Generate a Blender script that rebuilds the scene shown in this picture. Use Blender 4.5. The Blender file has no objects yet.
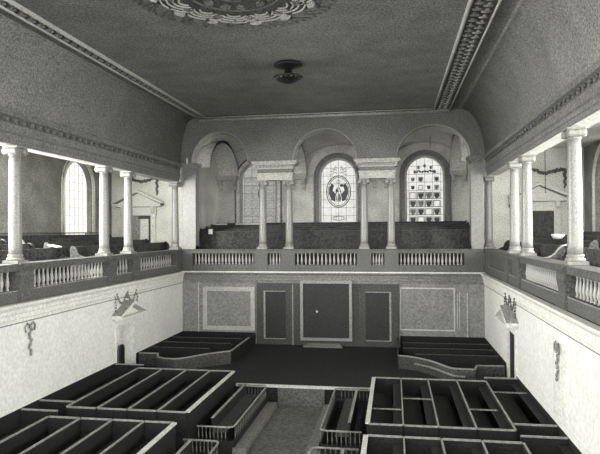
import bpy, math, random
from mathutils import Vector, Matrix
random.seed(4)
C = bpy.context.scene.collection
PI = math.pi
sc = bpy.context.scene

# ---------------------------------------------------------------- geometry helper
class MB:
    def __init__(s): s.v = []; s.f = []; s.sm = []
    def add(s, vs, fs, smooth=False):
        b = len(s.v); s.v += [tuple(v) for v in vs]
        for f in fs: s.f.append(tuple(b+i for i in f)); s.sm.append(smooth)
        return s
    def box(s, x0, x1, y0, y1, z0, z1):
        x0, x1 = sorted((x0, x1)); y0, y1 = sorted((y0, y1)); z0, z1 = sorted((z0, z1))
        v = [(x0,y0,z0),(x1,y0,z0),(x1,y1,z0),(x0,y1,z0),(x0,y0,z1),(x1,y0,z1),(x1,y1,z1),(x0,y1,z1)]
        return s.add(v, [(0,3,2,1),(4,5,6,7),(0,1,5,4),(1,2,6,5),(2,3,7,6),(3,0,4,7)])
    def prism(s, poly, axis, a0, a1, smooth=False):
        # poly: 2D points; axis x -> (y,z), y -> (x,z), z -> (x,y)
        def P(p, a):
            return {'x': (a, p[0], p[1]), 'y': (p[0], a, p[1]), 'z': (p[0], p[1], a)}[axis]
        n = len(poly)
        v = [P(p, a0) for p in poly]+[P(p, a1) for p in poly]
        f = [(i, (i+1) % n, n+(i+1) % n, n+i) for i in range(n)]
        s.add(v, f, smooth)
        b = len(s.v)-2*n
        s.f.append(tuple(b+i for i in range(n))[::-1]); s.sm.append(False)
        s.f.append(tuple(b+n+i for i in range(n))); s.sm.append(False)
        return s
    def lathe(s, prof, cx=0, cy=0, cz=0, n=20, axis='z', smooth=True):
        v = []; f = []
        for r, z in prof:
            for k in range(n):
                a = 2*PI*k/n; p = (r*math.cos(a), r*math.sin(a))
                v.append({'z': (cx+p[0], cy+p[1], cz+z), 'x': (cx+z, cy+p[0], cz+p[1]), 'y': (cx+p[0], cy+z, cz+p[1])}[axis])
        m = len(prof)
        for i in range(m-1):
            for k in range(n):
                f.append((i*n+k, i*n+(k+1) % n, (i+1)*n+(k+1) % n, (i+1)*n+k))
        s.add(v, f, smooth)
        b = len(s.v)-m*n
        s.f.append(tuple(b+k for k in range(n))[::-1]); s.sm.append(False)
        s.f.append(tuple(b+(m-1)*n+k for k in range(n))); s.sm.append(False)
        return s
    def tube(s, pts, r, n=8, closed=False):
        pts = [Vector(p) for p in pts]; m = len(pts); v = []; f = []
        for i, p in enumerate(pts):
            if closed: t = pts[(i+1) % m]-pts[i-1]
            else: t = pts[min(i+1, m-1)]-pts[max(i-1, 0)]
            t.normalize()
            up = Vector((0,0,1)) if abs(t.z) < .95 else Vector((0,1,0))
            a = t.cross(up).normalized(); b = a.cross(t).normalized()
            rr = r[i] if isinstance(r, (list, tuple)) else r
            for k in range(n):
                q = 2*PI*k/n
                v.append(p+a*rr*math.cos(q)+b*rr*math.sin(q))
        for i in range(m if closed else m-1):
            j = (i+1) % m
            for k in range(n): f.append((i*n+k, i*n+(k+1) % n, j*n+(k+1) % n, j*n+k))
        s.add(v, f, True)
        if not closed:
            b = len(s.v)-m*n
            s.f.append(tuple(b+k for k in range(n))[::-1]); s.sm.append(False)
            s.f.append(tuple(b+(m-1)*n+k for k in range(n))); s.sm.append(False)
        return s
    def blob(s, c, r, nu=8, nv=6):
        rx, ry, rz = r if isinstance(r, tuple) else (r, r, r)
        v = []; f = []
        for i in range(nv+1):
            t = PI*i/nv
            for k in range(nu):
                a = 2*PI*k/nu
                v.append((c[0]+rx*math.sin(t)*math.cos(a), c[1]+ry*math.sin(t)*math.sin(a), c[2]+rz*math.cos(t)))
        for i in range(nv):
            for k in range(nu): f.append((i*nu+k, (i+1)*nu+k, (i+1)*nu+(k+1) % nu, i*nu+(k+1) % nu))
        return s.add(v, f, True)
    def grid(s, rows, smooth=True):
        n = len(rows[0]); v = [p for r in rows for p in r]; f = []
        for i in range(len(rows)-1):
            for k in range(n-1): f.append((i*n+k, i*n+k+1, (i+1)*n+k+1, (i+1)*n+k))
        return s.add(v, f, smooth)
    def build(s, name, mat, parent=None, origin=None, bevel=0, solid=0):
        base = Vector((0,0,0))
        if parent is not None:
            o = parent
            while o is not None: base += o.location; o = o.parent
        elif origin: base = Vector(origin)
        me = bpy.data.meshes.new(name)
        me.from_pydata([tuple(Vector(p)-base) for p in s.v], [], s.f)
        me.polygons.foreach_set('use_smooth', s.sm)
        me.materials.append(mat); me.update()
        import bmesh
        bm = bmesh.new(); bm.from_mesh(me)
        bmesh.ops.recalc_face_normals(bm, faces=bm.faces); bm.to_mesh(me); bm.free()
        ob = bpy.data.objects.new(name, me); C.objects.link(ob)
        if parent is not None: ob.parent = parent
        elif origin: ob.location = origin
        if bevel:
            b = ob.modifiers.new('b', 'BEVEL'); b.width = bevel; b.segments = 2; b.limit_method = 'ANGLE'
        if solid:
            b = ob.modifiers.new('s', 'SOLIDIFY'); b.thickness = solid; b.offset = 0
        return ob

def tag(o, label, cat, group=None, kind=None):
    o['label'] = label; o['category'] = cat
    if group: o['group'] = group
    if kind: o['kind'] = kind
    return o
def struct(o): o['kind'] = 'structure'; return o
def thing(name, loc, label, cat, group=None):
    o = bpy.data.objects.new(name, None); C.objects.link(o); o.location = loc
    o.empty_display_size = .2
    return tag(o, label, cat, group)
def kids(o): return [c for c in bpy.data.objects if c.parent == o]
def copy_tree(o, parent=None):
    c = o.copy(); C.objects.link(c)
    if parent is not None: c.parent = parent
    for k in kids(o): copy_tree(k, c)
    return c

# ---------------------------------------------------------------- materials
def mat(name, v, rough=.7, grain=.25, scale=30, big=.12, metal=0, bump=0, tint=(1, 1, .93)):
    m = bpy.data.materials.new(name); m.use_nodes = True
    nt = m.node_tree; N = nt.nodes; L = nt.links
    b = N['Principled BSDF']; b.inputs['Roughness'].default_value = rough
    b.inputs['Metallic'].default_value = metal
    tc = N.new('ShaderNodeTexCoord')
    n1 = N.new('ShaderNodeTexNoise'); n1.inputs['Scale'].default_value = scale; n1.inputs['Detail'].default_value = 3
    n2 = N.new('ShaderNodeTexNoise'); n2.inputs['Scale'].default_value = 1.3; n2.inputs['Detail'].default_value = 4
    L.new(tc.outputs['Object'], n1.inputs['Vector']); L.new(tc.outputs['Object'], n2.inputs['Vector'])
    r1 = N.new('ShaderNodeMapRange'); r1.inputs[1].default_value = .3; r1.inputs[2].default_value = .7
    r1.inputs[3].default_value = max(1-grain*2.4, .05); r1.inputs[4].default_value = 1+grain*2.4
    r2 = N.new('ShaderNodeMapRange'); r2.inputs[1].default_value = .3; r2.inputs[2].default_value = .7
    r2.inputs[3].default_value = 1-big; r2.inputs[4].default_value = 1+big
    L.new(n1.outputs[0], r1.inputs[0]); L.new(n2.outputs[0], r2.inputs[0])
    mu = N.new('ShaderNodeMath'); mu.operation = 'MULTIPLY'
    L.new(r1.outputs[0], mu.inputs[0]); L.new(r2.outputs[0], mu.inputs[1])
    vm = N.new('ShaderNodeVectorMath'); vm.operation = 'SCALE'
    vm.inputs[0].default_value = tuple(v*t for t in tint)
    L.new(mu.outputs[0], vm.inputs['Scale']); L.new(vm.outputs[0], b.inputs['Base Color'])
    if bump:
        bp = N.new('ShaderNodeBump'); bp.inputs['Strength'].default_value = bump; bp.inputs['Distance'].default_value = .02
        L.new(n1.outputs[0], bp.inputs['Height']); L.new(bp.outputs[0], b.inputs['Normal'])
    return m
def emit(name, s, pattern=None):
    m = bpy.data.materials.new(name); m.use_nodes = True
    nt = m.node_tree; N = nt.nodes; L = nt.links; N.clear()
    out = N.new('ShaderNodeOutputMaterial'); e = N.new('ShaderNodeEmission')
    e.inputs['Color'].default_value = (1, 1, .93, 1)
    tc = N.new('ShaderNodeTexCoord'); n = N.new('ShaderNodeTexNoise'); n.inputs['Scale'].default_value = 5
    n.inputs['Detail'].default_value = 4
    L.new(tc.outputs['Object'], n.inputs['Vector'])
    r = N.new('ShaderNodeMapRange'); r.inputs[1].default_value = .3; r.inputs[2].default_value = .7
    r.inputs[3].default_value = s*.85; r.inputs[4].default_value = s*1.1
    L.new(n.outputs[0], r.inputs[0]); L.new(r.outputs[0], e.inputs['Strength']); L.new(e.outputs[0], out.inputs[0])
    return m
M = dict(
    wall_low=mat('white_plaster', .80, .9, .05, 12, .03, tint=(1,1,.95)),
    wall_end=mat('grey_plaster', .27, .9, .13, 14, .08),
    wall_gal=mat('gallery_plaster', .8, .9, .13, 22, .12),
    wall_out=mat('shaded_gallery_plaster', .22, .9, .16, 18, .25),  # same gallery plaster, darkened in colour for the dimmer light on these walls
    wall_rear=mat('gallery_rear_plaster', .6, .9, .16, 20, .2),
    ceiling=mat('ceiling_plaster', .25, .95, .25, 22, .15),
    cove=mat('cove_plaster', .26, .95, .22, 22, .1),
    spandrel=mat('spandrel_plaster', .20, .95, .2, 22, .1),
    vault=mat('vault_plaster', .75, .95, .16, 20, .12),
    soffit=mat('arch_soffit', .50, .9, .15, 20, .1),
    stone=mat('pale_column_paint', .29, .35, .10, 25, .06),
    entab=mat('cornice_plaster', .20, .8, .2, 20, .1),
    cornice=mat('cornice_white', .78, .7, .08, 15, .05),
    line=mat('painted_shadow_line', .12, .9, .1, 20, .1),
    border=mat('ceiling_border', .09, .8, .3, 30, .1),
    bead=mat('border_bead', .62, .7, .15, 30, .1),
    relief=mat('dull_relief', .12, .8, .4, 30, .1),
    relief_pale=mat('pale_relief', .24, .8, .3, 30, .1),
    balw=mat('balustrade_wood', .11, .6, .25, 25, .1),
    baluster=mat('baluster_paint', .42, .5, .1, 25, .05),
    wood=mat('dark_pew_wood', .0075, .8, .5, 25, .25),
    pew_inside=mat('lightened_pew_inside', .026, .95, .3, 18, .2),  # paler than the pew wood, brightens the shaded pew insides by colour
    wood2=mat('gallery_pew_wood', .026, .65, .5, 14, .35),
    wood4=mat('side_pew_wood', .048, .7, .5, 12, .35),
    wood3=mat('screen_wood', .052, .6, .35, 20, .15),
    panel=mat('dark_panel', .010, .5, .4, 20, .2),
    screenframe=mat('screen_frame', .30, .6, .2, 20, .1),
    cap=mat('pew_capping', .28, .5, .15, 20, .1),
    capw=mat('pale_capping', .62, .5, .12, 20, .1),
    carpet=mat('floor_cloth', .11, .95, .2, 14, .2),
    floor=mat('dark_floor', .012, .9, .4, 12, .2),
    plinth=mat('pale_plinth', .17, .9, .2, 20, .1),
    metal=mat('black_iron', .012, .4, .2, 20, .1),
    white=mat('white_enamel', .8, .5, .05, 20, .02),
    lead=mat('window_lead', .12, .8, .1, 20, .1),
    glassd=mat('dark_stained_glass', .045, .4, .5, 30, .2),
    glassm=mat('grey_stained_glass', .22, .4, .5, 30, .2),
    pane=emit('bright_window_glass', 1.15),
    pane_s=emit('stained_window_glass', .85),
    pane_d=emit('dull_window_glass', .42),
    pane_b=emit('unseen_window_glass', 5.0),  # stronger glow for the added side windows out of view
)

XL, XR, YE = -8.86, 3.47, 23.4
XC = -2.7
ZF = -5.2          # nave floor
ZP = -4.2          # pew tops
ZG = -1.70         # gallery floor
ZS = 2.12          # architrave underside
ZT = 2.90          # cornice top, arch springing
ZC = 4.78          # ceiling

# ---------------------------------------------------------------- setting
struct(MB().box(-13.7, 8.7, -1, 29, ZF-.2, ZF).build('floor', M['floor']))
m = MB().box(XL+.01, XR-.01, 17.0, YE, ZF+.005, -4.66)
struct(m.build('floor_platform', M['floor'])); bpy.data.objects['floor_platform'].name = 'floor.001'
m = MB().box(-4.74, -.66, 16.94, 17.02, -4.67, -4.595)
struct(m.build('trim_20', M['capw']))
struct(MB().box(-3.45, -2.05, 6, 16.92, ZF+.004, ZF+.016).build('floor.002', M['carpet']))
struct(MB().box(-3.45, -2.05, 16.92, 17.0, ZF+.02, -4.68).build('floor.003', M['carpet']))

DY0, DY1, DZ = 17.62, 18.62, -3.05
for side, xw, dx in (('left', XL, -1), ('right', XR, 1)):
    m = MB()
    x1 = xw+dx*.40
    m.box(xw, x1, -1, DY0, ZF, ZG-.02); m.box(xw, x1, DY1, YE+.2, ZF, ZG-.02); m.box(xw, x1, DY0, DY1, DZ, ZG-.02)
    # projecting dado band above the pew tops
    struct(m.build('wall_'+side, M['wall_low']))
    if side == 'right': struct(MB().box(xw-dx*.024, xw-dx*.001, -1, DY0-.22, ZP, ZP+.16).build('trim_27', M['wall_low']))
    m = MB()                                        # lobby seen through the door
    m.box(x1+dx*.9, x1+dx*1.0, DY0-.6, DY1+.6, ZF, -2.6)
    m.box(x1+.01*dx, x1+dx*.9, DY1+.4, DY1+.5, ZF, -2.6); m.box(x1+.01*dx, x1+dx*.9, DY0-.5, DY0-.4, ZF, -2.6)
    m.box(x1+.01*dx, x1+dx*1.0, DY0-.6, DY1+.6, -2.6, -2.5)
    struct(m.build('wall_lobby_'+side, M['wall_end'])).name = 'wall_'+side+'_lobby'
    # cornice of the lower wall: a moulded white band
    s = -dx
    prof = [(xw, -2.14), (xw+s*.02, -2.14), (xw+s*.03, -2.06), (xw+s*.05, -2.04), (xw+s*.05, -1.93), (xw+s*.09, -1.91),
            (xw+s*.10, -1.82), (xw+s*.16, -1.74), (xw+s*.17, -1.675), (xw, -1.67)]
    struct(MB().prism(prof, 'y', -1, YE).build('trim_1' if side == 'left' else 'trim_2', M['cornice']))
    struct(MB().box(xw, xw+s*.012, -1, YE-.03, -2.165, -2.14).build('trim_3' if side == 'left' else 'trim_4', M['line']))  # dark strip painting the shade below the cornice
    # entablature over the columns
    xa = XL-.13 if side == 'left' else XR+.13
    b = xa+dx*.42
    prof = [(b, ZS), (xa, ZS), (xa, ZS+.12), (xa+s*.02, ZS+.13), (xa+s*.02, ZS+.24), (xa+s*.05, ZS+.27), (xa+s*.03, ZS+.30),
            (xa+s*.02, ZS+.48), (xa+s*.05, ZS+.50), (xa+s*.05, ZS+.61), (xa+s*.11, ZS+.63), (xa+s*.12, ZS+.68), (xa+s*.15, ZS+.72), (xa+s*.16, ZT-.03), (b, ZT-.03)]
    en = MB().prism(prof, 'y', 4, YE+.05)
    y = 4.1; md = MB()
    md.box(xa+s*.045, xa+s*.052, 4, YE, ZS+.495, ZS+.515)
    md.box(xa+s*.115, xa+s*.125, 4, YE, ZS+.635, ZS+.65)
    md.box(xa+s*.018, xa+s*.026, 4, YE, ZS+.235, ZS+.25)
    while y < YE-.1:
        md.blob((xa+s*.07, y, ZS+.555), (.055, .085, .055), 8, 5); y += .32
    struct(en.build('trim_5' if side == 'left' else 'trim_6', M['entab']))
    struct(md.build('trim_25' if side == 'left' else 'trim_26', M['relief']))
    # dark panelling behind the pews
    struct(MB().box(xw, xw-dx*.025, -1, DY0-.22, ZF+.02, ZP).box(xw, xw-dx*.025, DY1+.22, YE-.01, ZF+.02, ZP).build('baseboard_'+side, M['wood']))
    # soffit strip, light on the underside put into a paler colour
    struct(MB().box(xa+.02*dx, b-.02*dx, 4, YE, ZS-.012, ZS-.001).build('trim_7' if side == 'left' else 'trim_8', M['soffit' if side == 'left' else 'cornice']))
    # gallery floor, outer wall, end wall, ceiling
    xo = -13.4 if side == 'left' else 7.95
    struct(MB().box(xw+dx*.05, xo, -1, 26, ZG-.018, ZG+.1).build('floor.004' if side == 'left' else 'floor.005', M['floor']))
    wy = [(22.0, 24.1), (14.4, 16.4), (8.2, 10.2)] if side == 'left' else [(22.2, 24.6), (14.9, 16.9), (8.2, 10.2)]
    struct(MB().box(xa+dx*.4, xo+dx*.3, -1, 28.6, 3.45, 3.6).build('ceiling_gallery', M['vault'])).name = 'ceiling_'+side+'_gallery'
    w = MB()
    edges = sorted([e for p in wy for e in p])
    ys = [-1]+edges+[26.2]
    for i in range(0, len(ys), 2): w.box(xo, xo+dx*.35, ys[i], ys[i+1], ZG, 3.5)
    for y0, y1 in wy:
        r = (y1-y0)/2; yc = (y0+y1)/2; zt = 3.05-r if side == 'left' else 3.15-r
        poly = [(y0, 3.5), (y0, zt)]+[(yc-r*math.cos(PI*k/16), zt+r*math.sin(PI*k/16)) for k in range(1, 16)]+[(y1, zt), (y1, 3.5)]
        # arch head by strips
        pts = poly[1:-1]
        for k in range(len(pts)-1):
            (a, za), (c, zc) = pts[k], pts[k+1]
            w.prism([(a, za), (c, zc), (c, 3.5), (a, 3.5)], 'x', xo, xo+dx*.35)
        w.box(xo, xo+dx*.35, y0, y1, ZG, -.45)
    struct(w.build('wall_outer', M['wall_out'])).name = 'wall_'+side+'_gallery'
    # end wall of the side gallery
    xi = XL-.02 if side == 'left' else XR+.02
    e = MB(); e.box(xo, xi+dx*.30, 26, 26.2, ZG, 3.45); e.box(xi-dx*.015, xi+dx*.30, 23.96, 28.7, ZG, 4.9)
    struct(e.build('wall_gend', M['wall_gal'])).name = 'wall_'+side+'_gallery_end'

def arch_pts(yc, r, zs, n=16):
    return [(yc-r*math.cos(PI*k/n), zs+r*math.sin(PI*k/n)) for k in range(n+1)]
wn = 0
def side_window(side, y0, y1, bright):
    global wn; wn += 1
    dx = -1 if side == 'left' else 1
    xo = -13.4 if side == 'left' else 7.95
    ztop = 3.05 if side == 'left' else 3.15
    r = (y1-y0)/2; yc = (y0+y1)/2; zs = ztop-r
    outl = [(y0, -.45)]+arch_pts(yc, r, zs)+[(y1, -.45)]
    p = MB().prism(outl, 'x', xo+dx*.22, xo+dx*.24).build('window_%d' % wn, M['pane_b'] if bright else M['pane'])
    struct(p)
    # glazing bars + moulded surround
    fb = MB()
    for k in range(1, 6):
        y = y0+(y1-y0)*k/6
        h = zs+math.sqrt(max(r*r-(y-yc)**2, 0))
        fb.box(xo+dx*.20, xo+dx*.215, y-.005, y+.005, -.45, h)
    z = 0
    while z < ztop-.1:
        hw = r if z < zs else math.sqrt(max(r*r-(z-zs)**2, 0))
        fb.box(xo+dx*.20, xo+dx*.215, yc-hw, yc+hw, z-.005, z+.005); z += .36
    fb.build('glazing_bars', M['soffit'], p)
    path = [(xo-dx*.02, a, b) for a, b in [(y0-.1, -.45)]+arch_pts(yc, r+.1, zs)+[(y1+.1, -.45)]]
    fr = MB().tube(path, .06, 6)
    path = [(xo-dx*.02, a, b) for a, b in [(y0-.26, -.45)]+arch_pts(yc, r+.26, zs)+[(y1+.26, -.45)]]
    fr.tube(path, .035, 6)
    fr.build('window_frame', M['cornice'], p)
side_window('left', 22.0, 24.1, False); side_window('right', 22.2, 24.6, False)
for y0, y1_ in ((14.4, 14.9), (8.2, 8.2)):  # unseen windows added out of view to brighten the galleries
    side_window('left', y0, y0+2, True); side_window('right', y1_, y1_+2, True)

# aediculed gallery doorways
for n, (side, xc) in enumerate((('left', -12.0), ('right', 6.1))):
    Y = 26.0
    m = MB().box(xc-.62, xc+.62, Y-.03, Y-.005, ZG+.1, .78)
    d = struct(m.build('door_%d' % (n+1), M['screenframe'] if side == 'left' else M['wood3']))
    f = MB()
    for s in (-1, 1):
        f.box(xc+s*.62, xc+s*.86, Y-.10, Y-.005, ZG+.1, .80)
        f.prism([(Y-.28, 1.22), (Y-.24, 1.0), (Y-.10, .85), (Y-.10, 1.22)], 'x', xc+s*.74-.08, xc+s*.74+.08)
    f.box(xc-.90, xc+.90, Y-.12, Y-.005, .80, 1.18)
    f.box(xc-1.18, xc+1.18, Y-.34, Y-.005, 1.20, 1.34)
    f.prism([(xc-1.18, 1.34), (xc+1.18, 1.34), (xc, 1.88)], 'y', Y-.14, Y-.005)
    for s in (-1, 1):
        f.prism([(xc+s*1.24, 1.34), (xc+s*1.24, 1.44), (xc, 2.00), (xc, 1.88)], 'y', Y-.36, Y-.005)
    f.build('door_frame', M['cornice'], d)
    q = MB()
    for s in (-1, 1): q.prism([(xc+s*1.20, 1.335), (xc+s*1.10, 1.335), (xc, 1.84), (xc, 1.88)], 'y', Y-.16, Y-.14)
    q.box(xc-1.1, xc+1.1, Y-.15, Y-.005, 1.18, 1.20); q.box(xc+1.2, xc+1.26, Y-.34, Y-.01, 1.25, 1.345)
    q.build('painted_shadow_strips', M['relief'], d)  # dark strips standing in for shade under cornice and pediment
    lf = MB()
    if side == 'left':
        lf.box(xc+.08, xc+.50, Y-.045, Y-.03, ZG+.12, .62); lf.build('bright_opening', M['cornice'], d)
        MB().box(xc-.02, xc+.62, Y-.06, Y-.03, .62, .78).build('transom', M['wood3'], d)
        MB().box(xc+.50, xc+.62, Y-.06, Y-.03, ZG+.1, .62).build('door_leaf', M['wood3'], d)

# lower end wall with raised panels
w = MB().box(XL-.2, XR+.2, YE, YE+.35, ZF, ZG)
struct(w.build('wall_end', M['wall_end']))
def frame(m, x0, x1, z0, z1, t, y, d):
    m.box(x0, x1, y-d, y, z1-t, z1); m.box(x0, x1, y-d, y, z0, z0+t)
    m.box(x0, x0+t, y-d, y, z0+t, z1-t); m.box(x1-t, x1, y-d, y, z0+t, z1-t)
m = MB(); frame(m, -7.95, -5.72, -4.12, -2.32, .17, YE-.001, .05)
struct(m.build('trim_9', M['soffit']))
m = MB(); frame(m, .22, 2.35, -3.98, -2.28, .05, YE-.001, .03)
struct(m.build('trim_10', M['bead']))
m = MB(); m.box(-8.17, -8.13, YE-.03, YE-.001, ZP, -2.14)
m.box(2.42, 2.46, YE-.03, YE-.001, -3.9, -2.5); m.box(2.80, 2.84, YE-.03, YE-.001, -4.2, -2.45)
m.box(2.50, 2.54, YE-.03, YE-.001, -3.9, -2.45)
struct(m.build('trim_11', M['soffit']))
prof = [(YE, -2.14), (YE-.03, -2.14), (YE-.04, -2.04), (YE-.06, -2.02), (YE-.06, -1.92), (YE-.10, -1.90), (YE-.11, -1.82), (YE-.19, -1.74), (YE-.20, -1.675), (YE, -1.67)]
struct(MB().prism(prof, 'x', XL, XR).build('trim_12', M['entab']))
struct(MB().box(XL, XR, YE-.215, YE-.001, -1.70, -1.655).build('trim_13', M['cornice']))

struct(MB().box(XL+.03, -5.70, YE-.03, YE-.001, -4.65, ZP).box(.22, XR-.03, YE-.03, YE-.001, -4.65, ZP).build('baseboard_end', M['wood']))
# gallery floor and rear wall at the end
struct(MB().box(XL, XR, YE+.02, 28.5, ZG, ZG+.1).build('floor.006', M['floor']))
WX = [(-6.75, .86, 3.44), (-2.70, .86, 3.50), (1.50, .86, 3.52)]
w = MB(); zb = .30
xs = [XL-.3]+[e for c, r, t in WX for e in (c-r, c+r)]+[XR+.3]
for i in range(0, len(xs), 2): w.box(xs[i], xs[i+1], 28.5, 28.8, ZG, 4.9)
for c, r, t in WX:
    pts = arch_pts(c, r, t-r)
    for k in range(len(pts)-1):
        (a, za), (b, zb_) = pts[k], pts[k+1]
        w.prism([(a, za), (b, zb_), (b, 4.9), (a, 4.9)], 'y', 28.5, 28.8)
    w.box(c-r, c+r, 28.5, 28.8, ZG, zb)
struct(w.build('wall_end_gallery', M['wall_rear']))
for i, (c, r, t) in enumerate(WX):
    wn += 1
    zs = t-r
    p = struct(MB().prism([(c-r, zb)]+arch_pts(c, r, zs)+[(c+r, zb)], 'y', 28.72, 28.74).build('window_%d' % wn, M['pane_s'] if i else M['pane_d']))
    yb = 28.70
    b = MB()
    nx = 4
    for k in range(0, nx+1):
        x = c-r*.88+2*r*.88*k/nx
        h = zs+math.sqrt(max((r*.97)**2-(x-c)**2, 0)); b.box(x-.007, x+.007, yb-.01, yb+.015, zb, h)
    z = zb+.06
    while z < t:
        hw = r if z < zs else math.sqrt(max(r*r-(z-zs)**2, 0))
        b.box(c-hw, c+hw, yb-.01, yb+.015, z-.007, z+.007); z += .395
    b.build('lead_bars', M['lead'], p)
    g = MB(); d = MB()
    if i == 1:      # oval medallion with a pale standing draped figure
        cz = 1.95; h = MB()
        path = [(c+.60*math.cos(a), yb-.02, cz+.78*math.sin(a)) for a in [2*PI*k/32 for k in range(32)]]
        g.tube(path, .03, 6, closed=True)
        path = [(c+.52*math.cos(a), yb-.02, cz+.70*math.sin(a)) for a in [2*PI*k/32 for k in range(32)]]
        d.tube(path, .015, 6, closed=True)
        for s_ in (-1, 1):
            d.prism([(c+s_*.16, cz-.5), (c+s_*.36, cz-.42), (c+s_*.48, cz-.1), (c+s_*.47, cz+.2), (c+s_*.33, cz+.42), (c+s_*.22, cz+.30), (c+s_*.30, cz+.05), (c+s_*.16, cz-.1)], 'y', yb-.014, yb-.006)
            d.tube([(c+s_*.05, yb-.02, cz+.2), (c+s_*.14, yb-.02, cz-.15), (c+s_*.07, yb-.02, cz-.5)], .022, 5)
        d.blob((c+.16, yb-.012, cz+.30), (.10, .012, .07)); d.blob((c-.08, yb-.012, cz+.05), (.06, .012, .10))
        g.tube([(c+.08*math.cos(a), yb-.02, cz+.48+.09*math.sin(a)) for a in [2*PI*k/12 for k in range(12)]], .014, 5, closed=True)
        g.blob((c+.02, yb-.015, cz-.3), (.07, .012, .22))
        for q in range(3):
            g.tube([(c+(.15+.12*q)*math.cos(a), yb-.01, .62+.10*math.sin(a)) for a in [2*PI*k/16 for k in range(16)]], .012, 5, closed=True)
        for s_ in (-1, 1):
            for z_ in (2.85, 3.0, 3.12):
                g.tube([(c+s_*(.08+.5*(3.6-z_)*t_), yb-.01, z_+.07*math.sin(t_*6)) for t_ in [k/10 for k in range(11)]], .014, 5)
    elif i == 2:    # rows of heraldic shields in square frames
        for row in range(6):
            z = .50+.395*row
            for k in range(4):
                x = c-r*.88+2*r*.88*(k+.5)/4
                q = 1.0 if row < 4 else .7
                a_ = .165*q
                poly = [(x-.12*q, z+.12*q), (x+.12*q, z+.12*q), (x+.12*q, z-.02), (x+.08*q, z-.11*q), (x, z-.145*q), (x-.08*q, z-.11*q), (x-.12*q, z-.02)]
                if (row*3+k) % 4 != 1:
                    (d if (row+k) % 2 == 0 or row == 0 else g).prism(poly, 'y', yb-.02, yb-.005)
                tg = d if row < 4 and (row+k) % 3 else g
                if row < 4 or k % 2: frame(tg, x-a_, x+a_, z-a_, z+a_, .035*q, yb, .01)
        for k in range(5):
            a = PI*(k+.5)/5
            g.blob((c+.5*math.cos(a), yb, zs+.42*math.sin(a)+.05), (.07, .012, .09), 7, 5)
        for k in range(14):
            u = k/13; d.blob((c-.42+.84*u, yb, 2.86+.04*math.sin(u*9)+random.uniform(-.05, .05)), (.04, .012, .035+.03*(k % 2)), 6, 4)
    else:
        for row in range(6):
            for k in range(4):
                x = c-r*.88+2*r*.88*(k+.5)/4; z = .5+.42*row
                g.tube([(x+.12*math.cos(a), yb-.01, z+.12*math.sin(a)) for a in [2*PI*j/10 for j in range(10)]], .012, 5, closed=True)
        d.blob((c+.12, yb, 1.9), (.18, .012, .35))
    g.build('grey_glass_pieces', M['glassm'], p); d.build('dark_glass_pieces', M['glassd'], p)
    fr = MB().tube([(a, 28.48, z) for a, z in [(c-r-.06, zb)]+arch_pts(c, r+.06, zs)+[(c+r+.06, zb)]], .05, 6)
    fr.build('window_frame', M['soffit'], p)
    fr = MB().tube([(a, 28.46, z) for a, z in [(c-r-.32, zb)]+arch_pts(c, r+.32, zs)+[(c+r+.32, zb)]], .045, 6)
    # dark painted band round the opening
    pts = [(c-r-.12, zb)]+arch_pts(c, r+.12, zs)+[(c+r+.12, zb)]; po = [(c-r-.30, zb)]+arch_pts(c, r+.30, zs)+[(c+r+.30, zb)]
    fr.build('outer_moulding', M['relief_pale'], p)
    bd = MB()
    for k in range(len(pts)-1):
        bd.prism([pts[k], pts[k+1], po[k+1], po[k]], 'y', 28.47, 28.499)
    bd.build('surround', M['entab' if i else 'vault'], p)

# end arcade wall: three arches, springing from the column blocks
AW0, AW1 = YE+.05, YE+.60
arches = [(-7.20, 1.30), (XC-.06, 1.32), (1.54, 1.46)]
arches = [(-7.22, 1.24), (-2.78, 1.33), (1.56, 1.44)]
edges_ = [XL-.3]+[e for c, r in arches for e in (c-r, c+r)]+[XR+.3]
w = MB()
for i in range(0, len(edges_), 2): w.box(edges_[i], edges_[i+1], AW0, AW1, ZT, ZC+.1)
so = MB(); NA = 24
for c, r in arches:
    rz = 4.20-ZT
    pts = [(c-r*math.cos(PI*k/NA), ZT+rz*math.sin(PI*k/NA)) for k in range(NA+1)]
    for k in range(NA):
        (a, za), (b, zb_) = pts[k], pts[k+1]
        w.prism([(a, za), (b, zb_), (b, ZC+.1), (a, ZC+.1)], 'y', AW0, AW1)
        s_ = .985
        q = [(c+(px-c)*s_, ZT+(pz-ZT)*s_) for px, pz in (pts[k], pts[k+1])]
        so.prism([pts[k], pts[k+1], q[1], q[0]], 'y', AW0-.02, AW1+.02)
struct(w.build('wall_end_arcade', M['spandrel']))
struct(so.build('trim_14', M['soffit']))

# groined vault over the end gallery
def bayvault(x0, x1):
    m = MB(); xc = (x0+x1)/2; hw = (x1-x0)/2; y0, y1 = AW1, 28.5; yc = (y0+y1)/2; hy = (y1-y0)/2
    rows = []
    for j in range(25):
        y = y0+(y1-y0)*j/24; row = []
        for i in range(25):
            x = x0+(x1-x0)*i/24
            za = math.sqrt(max(1-((x-xc)/hw)**2, 0)); zb_ = math.sqrt(max(1-((y-yc)/hy)**2, 0))
            row.append((x, y, 2.80+1.48*max(za, zb_)))
        rows.append(row)
    return m.grid(rows, True)
bays = [(XL, -4.75), (-4.75, -.65), (-.65, XR)]
for i, (x0, x1) in enumerate(bays):
    o = struct(bayvault(x0, x1).build('ceiling', M['vault'], solid=.05)); o.name = 'ceiling_vault' if i == 0 else 'ceiling_vault.%03d' % i
yc = (AW1+28.5)/2; hy = (28.5-AW1)/2
band = MB(); lines = MB()
ribs = ((XL+.56, .52), (-4.70, .42), (-.65, .42), (XR-.42, .38))
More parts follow.
